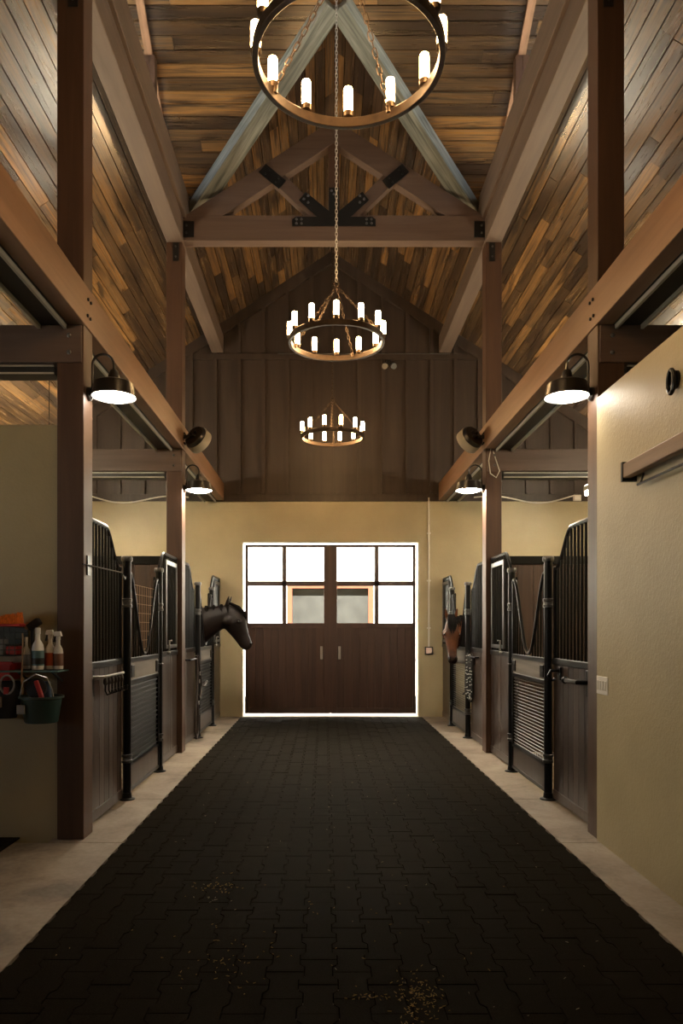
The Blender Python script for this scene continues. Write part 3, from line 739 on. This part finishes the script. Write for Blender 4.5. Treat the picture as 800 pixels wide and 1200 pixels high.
for s in (-1, 1):
    gooseneck(s, YN+.1, f'large-looking lit gooseneck lamp on the near {SD[s]} post'); gooseneck(s, YM+.1, f'smaller-looking lit gooseneck lamp on the {SD[s]} truss post')
    t = thing('drum_speaker', f'round drum speaker aimed down the aisle from the {SD[s]} truss post', 'speaker', (s*XI, YM+.1, 3.75))
    ax = Vector((-s*.50, .70, -.42)).normalized(); c = Vector((s*(XI-.15), YM+.02, 3.80))
    MB().lathe([(.06, -.03), (.130, -.025), (.148, .0), (.148, .03)], c, ax, 28).build('back_shell', 'shade_black', t, smooth=True)
    MB().lathe([(.152, .02), (.156, .03), (.156, .12), (.146, .125), (.11, .127)], c, ax, 28).build('rim', 'speaker_rim', t, smooth=True)
    for k in range(4):
        a = k*1.5; MB().lathe([(.018, 0), (.018, .03), (.008, .04)], c-ax*.025+ax.orthogonal().normalized()*.04*math.cos(a)+ax.cross(ax.orthogonal().normalized())*.04*math.sin(a), -ax, 10).build('knob', 'bolt_black', t, smooth=True)
    MB().bar((s*XI, YM+.04, 3.80), c, .03, .04).build('bracket', 'bolt_black', t)
for s in (1,):
    m = MB().tube([(s*(XI+.06), YM-.005, 3.66), (s*(XI+.03), YM-.02, 3.5), (s*(XI+.05), YM-.02, 3.35), (s*(XI+.12), YM-.02, 3.3), (s*(XI+.16), YM-.02, 3.38), (s*(XI+.12), YM-.02, 3.5), (s*(XI+.08), YM-.005, 3.64)], .006, 6)
    tag(m.build('speaker_cable', 'track_pale', smooth=True), 'loop of pale cable hanging on the right truss post', 'cable')

# ------------------------------------------------------------------ tack on the stall fronts
t = thing('bridle_rack', 'black bridle rack with hooks on the near left stall panel', 'rack', (-FX, 5.8, 1.08))
MB().box(-FX+.0, -FX+.012, 5.50, 5.58, .98, 1.18).build('back_plate', 'black_steel', t)
MB().tube([(-FX+.02, 5.52, 1.13), (-FX+.09, 5.54, 1.13), (-FX+.09, 6.10, 1.13)], .011, 8).build('arm', 'pale_steel', t, smooth=True)
for k in range(6):
    y = 5.60+k*.088
    MB().tube([(-FX+.09, y, 1.13), (-FX+.09, y, 1.02), (-FX+.10, y+.01, .99), (-FX+.13, y+.02, 1.0), (-FX+.135, y+.02, 1.03)], .007, 6).build('hook', 'black_steel', t, smooth=True)
    MB().ball((-FX+.09, y, 1.09), .02, 8, 6, (1, .7, 1.6)).build('strap_end', 'leather', t, smooth=True)
t = thing('swing_arm', 'thin black swing arm on the near left post', 'bracket', (-XI, 5.3, 1.95))
MB().box(-XI, -XI+.01, 5.26, 5.32, 1.88, 2.02).build('plate', 'black_steel', t)
MB().tube([(-XI+.01, 5.15, 1.95), (-XI+.02, 5.3, 1.95), (-XI+.06, 5.95, 1.95), (-XI+.06, 6.05, 1.90), (-XI+.06, 6.08, 1.93)], .006, 6).build('rod', 'black_steel', t, smooth=True)
for (y, z, lab) in ((6.20, 1.11, 'small black hook near the gate on the near right panel'), ):
    t = thing('tack_hook', lab, 'hook', (FX, y, z))
    MB().box(FX-.01, FX+.004, y-.03, y+.03, z-.05, z+.06).build('plate', 'black_steel', t, bev=.004)
    MB().tube([(FX-.01, y, z+.03), (FX-.08, y, z+.03), (FX-.10, y, z-.01), (FX-.07, y, z-.05), (FX-.04, y, z-.04)], .014, 8).build('horn', 'black_steel', t, smooth=True)
t = thing('bridle_bracket', 'black bridle bracket beside the near right post', 'bracket', (FX, 5.55, 1.1))
MB().box(FX-.012, FX+.004, 5.46, 5.56, .98, 1.18).build('plate', 'black_steel', t, bev=.004)
MB().tube([(FX-.01, 5.5, 1.09), (FX-.09, 5.52, 1.09), (FX-.10, 5.75, 1.09)], .018, 8).build('arm', 'black_steel', t, smooth=True)
MB().ball((FX-.10, 5.77, 1.09), .03, 10, 8).build('knob', 'black_steel', t, smooth=True)
# lead rope on far right stall, halter on far left stall
t = thing('lead_rope', 'black and white lead rope coiled on the far right stall panel', 'rope', (FX, 9.85, .8))
for k in range(6):
    yb = 9.78+.04*k; xx = FX-.03-.014*(k % 3); zl = .52+.03*(k % 3)
    pts = [(xx, yb, 1.16), (xx, yb-.02, .85), (xx, yb-.01, zl+.06), (xx, yb+.03, zl), (xx, yb+.06, zl+.07), (xx, yb+.05, .85), (xx, yb+.02, 1.16)]
    fine = []
    for a, b_ in zip(pts, pts[1:]):
        for q_ in range(6): fine.append(Vector(a).lerp(Vector(b_), q_/6))
    fine.append(Vector(pts[-1]))
    MB().tube(fine, .014, 7).build('strand', 'rope_black', t, smooth=True)
    m = MB()
    for q_ in range(0, len(fine)-1, 1):
        a, b_ = fine[q_], fine[q_+1]; m.ball(tuple(a.lerp(b_, random.uniform(.2, .8))+Vector((-.005, random.choice((-.011, .004)), 0))), .0085, 6, 4)
    m.build('white_fleck', 'rope_white', t, smooth=True)
MB().tube([(FX-.03, 9.85, .72), (FX-.06, 9.95, .66), (FX-.06, 10.12, .60), (FX-.06, 10.22, .58)], .013, 7).build('loose_end', 'rope_black', t, smooth=True)
MB().tube([(FX, 9.45, 1.12), (FX-.05, 9.45, 1.12), (FX-.05, 9.82, 1.12), (FX-.05, 9.84, 1.2)], .011, 8).build('hanger', 'black_steel', t, smooth=True)
MB().tube([(FX-.05, 9.50, 1.12), (FX-.05, 9.50, 1.02)], .010, 8).build('hanger_hook', 'black_steel', t, smooth=True)
t = thing('halter', 'black leather halter and lead hanging on the far left stall', 'halter', (-FX, 9.9, .8))
X = -FX+.085
MB().tube([(-FX, 9.15, 1.10), (X, 9.15, 1.10), (X, 9.65, 1.10), (X, 9.67, 1.17)], .012, 8).build('hanger', 'black_steel', t, smooth=True)
MB().tube([(X, 9.60, 1.14), (X, 9.64, 1.0), (X, 9.66, .86), (X, 9.62, .62), (X, 9.60, .50)], .020, 8).build('crown_strap', 'leather', t, smooth=True)
MB().tube([(X+.01, 9.68, 1.14), (X+.02, 9.75, .92), (X+.02, 9.88, .72), (X+.02, 10.15, .70), (X+.02, 10.30, .74)], .015, 8).build('cheek_strap', 'leather', t, smooth=True)
MB().tube([(X+.02, 9.88, .72), (X+.02, 9.82, .60), (X+.02, 9.73, .56), (X+.01, 9.66, .62)], .016, 8).build('nose_band', 'leather', t, smooth=True)
for (yy, zz) in ((9.70, .90), (9.68, .80), (10.3, .74), (9.62, .52)):
    MB().tube([(X+.03, yy+.022*math.cos(q_*math.pi/5), zz+.022*math.sin(q_*math.pi/5)) for q_ in range(10)], .006, 6, closed=True).build('buckle', 'pale_steel', t, smooth=True)
MB().tube([(X, 9.60, .52), (X, 9.54, .40), (X, 9.53, .15), (X, 9.60, .06), (X, 9.70, .10), (X, 9.75, .30), (X, 9.70, .50), (X, 9.66, .60)], .016, 8).build('lead_strap', 'leather', t, smooth=True)

# ------------------------------------------------------------------ tack wall things (left)
WY = YN+.03                         # wall face
def lx(px, y=5.08): return (px-380)*y/860-.115
def lz(py, y=5.08): return 1.5+(736-py)*y/860
ZS = 1.215
t = thing('wire_shelf', 'dark wire shelf on the tack wall holding bottles', 'shelf', (-2.25, 5.13, ZS))
sh = MB()
for k in range(9): sh.tube([(-2.55, WY-.02-k*.026, ZS-.006), (-1.935, WY-.02-k*.026, ZS-.006)], .003, 6)
sh.build('shelf_wires', 'wire_dark', t, smooth=True)['kind'] = 'stuff'
MB().tube([(-2.55, 4.995, ZS-.012), (-1.93, 4.995, ZS-.012), (-1.93, WY-.004, ZS-.012)], .006, 8).build('front_rod', 'label_teal', t, smooth=True)
for xx in (-2.5, -2.2, -1.97): MB().bar((xx, WY-.002, ZS-.10), (xx, 5.0, ZS-.015), .012, .012).build('bracket', 'wire_dark', t)
t = thing('wire_basket', 'dark wire basket above the shelf on the tack wall', 'basket', (-2.42, 5.12, 1.30))
x0, x1 = lx(-16), lx(23); z0, z1 = lz(768), lz(735)
for k in range(6):
    z = z0+(z1-z0)*k/5
    MB().tube([(x0, WY-.004, z), (x0, 5.0, z), (x1, 5.0, z), (x1, WY-.004, z)], .003, 6).build('hoop_wire', 'wire_dark', t, smooth=True)
for k in range(7):
    x = x0+(x1-x0)*k/6; MB().tube([(x, WY-.004, z0), (x, 5.0, z0), (x, 5.0, z1)], .003, 6).build('upright_wire', 'wire_dark', t, smooth=True)
MB().box(x0, x1, WY-.012, WY-.002, z0, z1).build('back_plate', 'wire_dark', t)
def squeeze(name, lab, x, y, z, h, r, label_mat, trigger, lean=0):
    t = thing(name, lab, 'bottle', (x, y, z), 'grooming bottles on the tack shelf')
    MB().lathe([(r*.94, 0), (r, .008), (r, .50*h), (r*.86, .60*h), (r*.42, .72*h), (r*.38, .86*h)], (x, y, z), n=18).build('body', 'white_plastic', t, smooth=True)
    MB().lathe([(r*1.02, .10*h), (r*1.02, .46*h)], (x, y, z), n=18, cap=False).build('label_wrap', label_mat, t, smooth=True)
    MB().lathe([(r*.46, .86*h), (r*.46, 1.0*h), (r*.40, 1.01*h)], (x, y, z), n=14).build('cap', 'white_plastic', t, smooth=True)
    if trigger:
        tr_ = MB().hexa([(x-r*.9, y-.018, z+.97*h), (x+r*.8, y-.018, z+.97*h), (x+r*.8, y+.018, z+.97*h), (x-r*.9, y+.018, z+.97*h), (x-r*.7, y-.014, z+1.10*h), (x+r*.5, y-.014, z+1.12*h), (x+r*.5, y+.014, z+1.12*h), (x-r*.7, y+.014, z+1.10*h)]).build('trigger_head', 'white_plastic', t, bev=.005)
        MB().bar((x-r*.5, y, z+.97*h), (x-r*.85, y, z+.80*h), .012, .014, (0, 1, 0)).build('trigger', 'label_black', tr_)
squeeze('squeeze_bottle', 'white bottle with dark teal label, in front on the tack shelf', lx(45, 5.04), 5.03, ZS, .285, .040, 'label_teal', False)
tb = [o for o in C.objects if o.name == 'squeeze_bottle'][0]
MB().lathe([(.0412, .05*.285*4-.018), (.0412, .28*.285)], (lx(45, 5.04), 5.03, ZS), n=18, cap=False).build('label_band', 'label_black', tb, smooth=True)
squeeze('spray_bottle', 'white spray bottle with orange label on the tack shelf', lx(57), 5.11, ZS, .245, .036, 'label_orange', True)
squeeze('spray_bottle', 'white spray bottle with brown label at the right end of the tack shelf', lx(67), 5.10, ZS, .235, .034, 'label_brown', True)
squeeze('small_bottle', 'small pale bottle half hidden beside the wire basket', lx(27.5), 5.13, ZS+.0, .22, .026, 'grey_cloth', False)
t = thing('grooming_mitt', 'fuzzy orange grooming brush on top of the wire basket', 'brush', (lx(14), 5.08, lz(735)))
m = MB()
cx, cz = lx(14), lz(735)+.003
for i in range(16):
    for j in range(5):
        x = cx-.065+i*.0085; y = 5.03+j*.022; m.tube([(x, y, cz+.015), (x+random.uniform(-.01, .01), y, cz+.062+.025*i/16+random.uniform(0, .018))], [.007, .004], 5)
m.build('bristles', 'orange_brush', t, smooth=True)['kind'] = 'stuff'
MB().box(cx-.072, cx+.076, 5.02, 5.13, cz, cz+.022).build('base', 'red_plastic', t, bev=.008)
t = thing('dandy_brush', 'black brush with tan end leaning behind the white bottle', 'brush', (lx(36), 5.15, ZS))
MB().bar((lx(29), 5.15, lz(736)), (lx(42), 5.15, lz(727)), .06, .05).build('bristle_block', 'bag_black', t, bev=.01)
MB().bar((lx(34), 5.15, ZS+.002), (lx(33), 5.15, lz(738)), .02, .02, (0, 1, 0)).build('handle', 'bag_black', t, bev=.004)
MB().bar((lx(27), 5.15, lz(738)), (lx(29.5), 5.15, lz(729)), .05, .03).build('tan_back', 'rope_tan', t, bev=.006)
for (px, nm, mt, lab) in ((3, 'rolled_bandage', 'grey_cloth', 'pale rolled bandage in the wire basket at the frame edge'), (15, 'sponge', 'red_plastic', 'dark red sponge in the bottom of the wire basket')):
    t = thing(nm, lab, nm.split('_')[-1], (lx(px), 5.11, z0))
    if nm == 'sponge': MB().box(lx(px)-.045, lx(px)+.045, 5.06, 5.16, z0+.004, z0+.065).build('block', mt, t, bev=.012); MB().box(lx(px)-.045, lx(px)+.045, 5.06, 5.16, z0+.066, z0+.08).build('scour_pad', 'bag_black', t, bev=.004)
    else:
        MB().lathe([(.034, 0), (.036, .01), (.036, .11), (.030, .116)], (lx(px), 5.10, z0+.004), n=16).build('roll', mt, t, smooth=True); MB().lathe([(.012, .116), (.012, .121)], (lx(px), 5.10, z0+.004), n=10).build('core', 'bag_black', t)
# bucket
bx, by, bz0, bz1 = lx(49.5), 5.065, lz(846), lz(815)
t = thing('bucket', 'dark green flat-backed bucket hung on the tack wall', 'bucket', (bx, by, bz0))
def dring(r, z):
    pts = []
    for k in range(24):
        a = 2*math.pi*k/24; x = math.cos(a)*r; y = math.sin(a)*r; pts.append(Vector((bx+x, min(by+y, WY-.008), z)))
    return pts
m = MB(); m._skin([dring(.105, bz0), dring(.112, bz0+.01), dring(.135, bz1-.02), dring(.150, bz1-.015), dring(.150, bz1), dring(.140, bz1), dring(.128, bz1-.03), dring(.104, bz0+.015)], 24, True)
m.build('shell', 'bucket_green', t, smooth=True)
MB().box(bx-.115, bx-.065, by-.135, by-.118, bz0+.07, bz0+.13).build('sticker', 'grey_cloth', t)
MB().tube([(bx-.12, by-.07, bz1), (bx-.09, by-.09, bz1+.10), (bx, by-.10, bz1+.155), (bx+.07, by-.09, bz1+.13), (bx+.10, by-.07, bz1+.05), (bx+.105, by-.06, bz1)], .004, 6).build('bail', 'pale_steel', t, smooth=True)
t = thing('scrub_brush', 'red handled scrub brush standing in the green bucket', 'brush', (bx, by, bz0+.02))
MB().bar((bx+.055, by-.085, bz1-.06), (bx-.005, by-.085, bz1+.11), .03, .03).build('handle', 'red_plastic', t, bev=.008)
MB().lathe([(.05, 0), (.07, .02), (.07, .05), (.05, .06)], (bx-.02, by-.0, bz1+.045), (0, -1, .25), 18).build('head', 'bag_black', t, smooth=True)
MB().bar((bx+.05, by-.0, bz0+.02), (bx+.03, by, bz1+.10), .045, .06).build('bristles', 'blue_plastic', t, bev=.01)
tag(MB().tube([(lx(32), 5.0, lz(742)), (lx(33), 4.99, lz(760)), (lx(32), 4.985, lz(790)), (lx(33), 4.985, lz(812))], .006, 6).build('hanging_cord', 'rope_tan', smooth=True), 'thin tan cord hanging from the shelf into the bucket', 'cord')
t = thing('red_caddy', 'red plastic caddy at the left frame edge under the shelf', 'caddy', (lx(4), 5.12, lz(797)))
MB().hexa([(lx(-22), 5.03, lz(797)), (lx(14), 5.03, lz(797)), (lx(14), WY-.01, lz(797)), (lx(-22), WY-.01, lz(797)), (lx(-24), 5.02, lz(777)), (lx(17), 5.02, lz(777)), (lx(17), WY-.006, lz(777)), (lx(-24), WY-.006, lz(777))]).build('tray', 'red_plastic', t, bev=.006)
MB().box(lx(-25), lx(19), 5.01, 5.03, lz(779), lz(775)).build('rim', 'red_plastic', t, bev=.004)
t = thing('coiled_strap', 'grey looped strap with a red tag below the shelf', 'strap', (lx(17), 5.1, lz(803)))
MB().tube([(lx(16)+.047*math.cos(k*math.pi/12), 4.975, lz(801)+.062*math.sin(k*math.pi/12)) for k in range(24)], .007, 8, closed=True).build('loop', 'grey_cloth', t, smooth=True)
MB().box(lx(12), lx(18), 4.968, 4.982, lz(812), lz(804)).build('tag', 'red_plastic', t, bev=.003)
t = thing('nylon_bag', 'black nylon bag hanging at the left edge of the tack wall', 'bag', (lx(8), 5.12, lz(842)))
MB().loft([((lx(1), 5.12, lz(842)), (.09, 0, 0), (0, .06, 0)), ((lx(1), 5.11, lz(830)), (.12, 0, 0), (0, .085, 0)), ((lx(3), 5.12, lz(812)), (.11, 0, 0), (0, .08, 0)), ((lx(6), 5.14, lz(799)), (.08, 0, 0), (0, .05, 0))], 18).build('sack', 'bag_black', t, smooth=True)
MB().box(lx(-3), lx(6), 5.015, 5.03, lz(828), lz(816)).build('patch', 'rope_tan', t)

t = thing('rubber_mat', 'black rubber mat on the concrete at the foot of the tack wall', 'mat', (-2.8, 5.05, 0))
MB().box(-3.4, -2.28, 4.9, WY-.005, .001, .012).build('pad', 'rubber', t, bev=.004)
MB().box(-3.36, -2.32, 4.93, WY-.03, .012, .015).build('ribbed_top', 'rubber', t)

# ------------------------------------------------------------------ right wall fittings
RW = 1.812
t = thing('switch_plate', 'white four-gang light switch plate on the right wall by the post', 'switch', (RW, 5.12, 1.10))
MB().box(RW-.006, RW, 4.985, 5.185, 1.04, 1.165).build('plate', 'white_plastic', t, bev=.003)
for k in range(4): MB().box(RW-.011, RW-.006, 5.005+k*.046, 5.032+k*.046, 1.07, 1.135).build('rocker', 'cream_plastic', t, bev=.002)
t = thing('blanket_bar', 'brown wooden blanket bar with black brackets on the right wall', 'rack', (RW, 3.8, 2.45))
MB().box(RW-.085, RW-.03, 2.9, 4.56, 2.425, 2.515).build('bar', 'blanket_wood', t, bev=.006)
for y in (4.54, 3.72, 2.95): MB().box(RW-.09, RW, y-.012, y+.012, 2.405, 2.525).build('bracket', 'black_steel', t)
MB().tube([(RW-.05, 2.9, 2.36), (RW-.05, 4.40, 2.36)], .008, 8).build('rod', 'black_steel', t, smooth=True)
for y in (4.36, 3.4): MB().tube([(RW-.05, y, 2.36), (RW-.03, y, 2.42)], .006, 6).build('rod_hanger', 'black_steel', t, smooth=True)
t = thing('tie_ring', 'black oval tie ring plate high on the right wall', 'hook', (RW, 4.0, 2.86))
MB().lathe([(.05, 0), (.05, .012), (.035, .02)], (RW, 4.02, 2.86), (-1, 0, 0), 20).build('plate', 'black_steel', t, smooth=True)
MB().tube([(RW-.03, 4.02+.035*math.cos(k*math.pi/8), 2.85+.065*math.sin(k*math.pi/8)) for k in range(16)], .012, 8, closed=True).build('ring', 'black_steel', t, smooth=True)

# ------------------------------------------------------------------ end wall fittings
t = thing('conduit', 'cream conduit running down the end wall right of the door', 'conduit', (1.645, YF, 1.1))
MB().tube([(1.645, YF-.018, 1.17), (1.645, YF-.018, 3.70)], .017, 10).build('pipe', 'cream_plastic', t, smooth=True)
for z in (1.5, 2.3, 3.1): MB().box(1.615, 1.675, YF-.038, YF, z-.012, z+.012).build('clip', 'cream_plastic', t)
t = thing('junction_box', 'pinkish switch box with dark surround at the foot of the conduit', 'switch', (1.645, YF, 1.12))
MB().box(1.58, 1.71, YF-.04, YF, 1.055, 1.185).build('box', 'bolt_black', t, bev=.004)
MB().box(1.595, 1.695, YF-.05, YF-.04, 1.07, 1.17).build('cover', 'pink_box', t, bev=.003)
for s in (-1, 1):
    pts = []
    for k in range(25):
        u = k/24; pts.append((s*(2.4+1.7*u), YF-.05, 3.70+.05*math.sin(u*7)-.05*math.sin(u*math.pi)))
    tag(MB().tube(pts, .012, 6).build('wall_cable', 'cream_plastic', smooth=True), f'pale cable swagged across the end wall above the far {SD[s]} stall', 'cable')
t = thing('junction_box', 'small cream box at the end of the right wall cable', 'box', (4.14, YF, 3.7))
MB().box(4.07, 4.2, YF-.07, YF-.03, 3.64, 3.74).build('box', 'cream_plastic', t, bev=.004); MB().box(4.09, 4.18, YF-.076, YF-.07, 3.66, 3.72).build('cover', 'white_plastic', t)
t = thing('flood_light', 'small bracketed security light on the dark gable boards', 'light', (.97, YF, 5.93))
MB().box(.93, 1.01, YF-.05, YF-.0, 5.95, 6.02).build('base', 'shade_black', t, bev=.004)
for dx in (-.07, .07): MB().lathe([(.02, -.03), (.05, .0), (.05, .05)], (.97+dx, YF-.09, 5.90), (dx*2, -1, -.5), 12).build('lamp_head', 'grey_steel', t, smooth=True); 
MB().tube([(.90, YF-.03, 5.92), (.97, YF-.06, 5.95), (1.04, YF-.03, 5.92)], .008, 6).build('arm', 'grey_steel', t, smooth=True)
t = tag(MB().tube([(-.9, YF-.04, 6.12), (2.0, YF-.04, 6.12)], .008, 6).build('gable_wire', 'grey_steel', smooth=True), 'thin wire run along the dark gable band', 'wire')
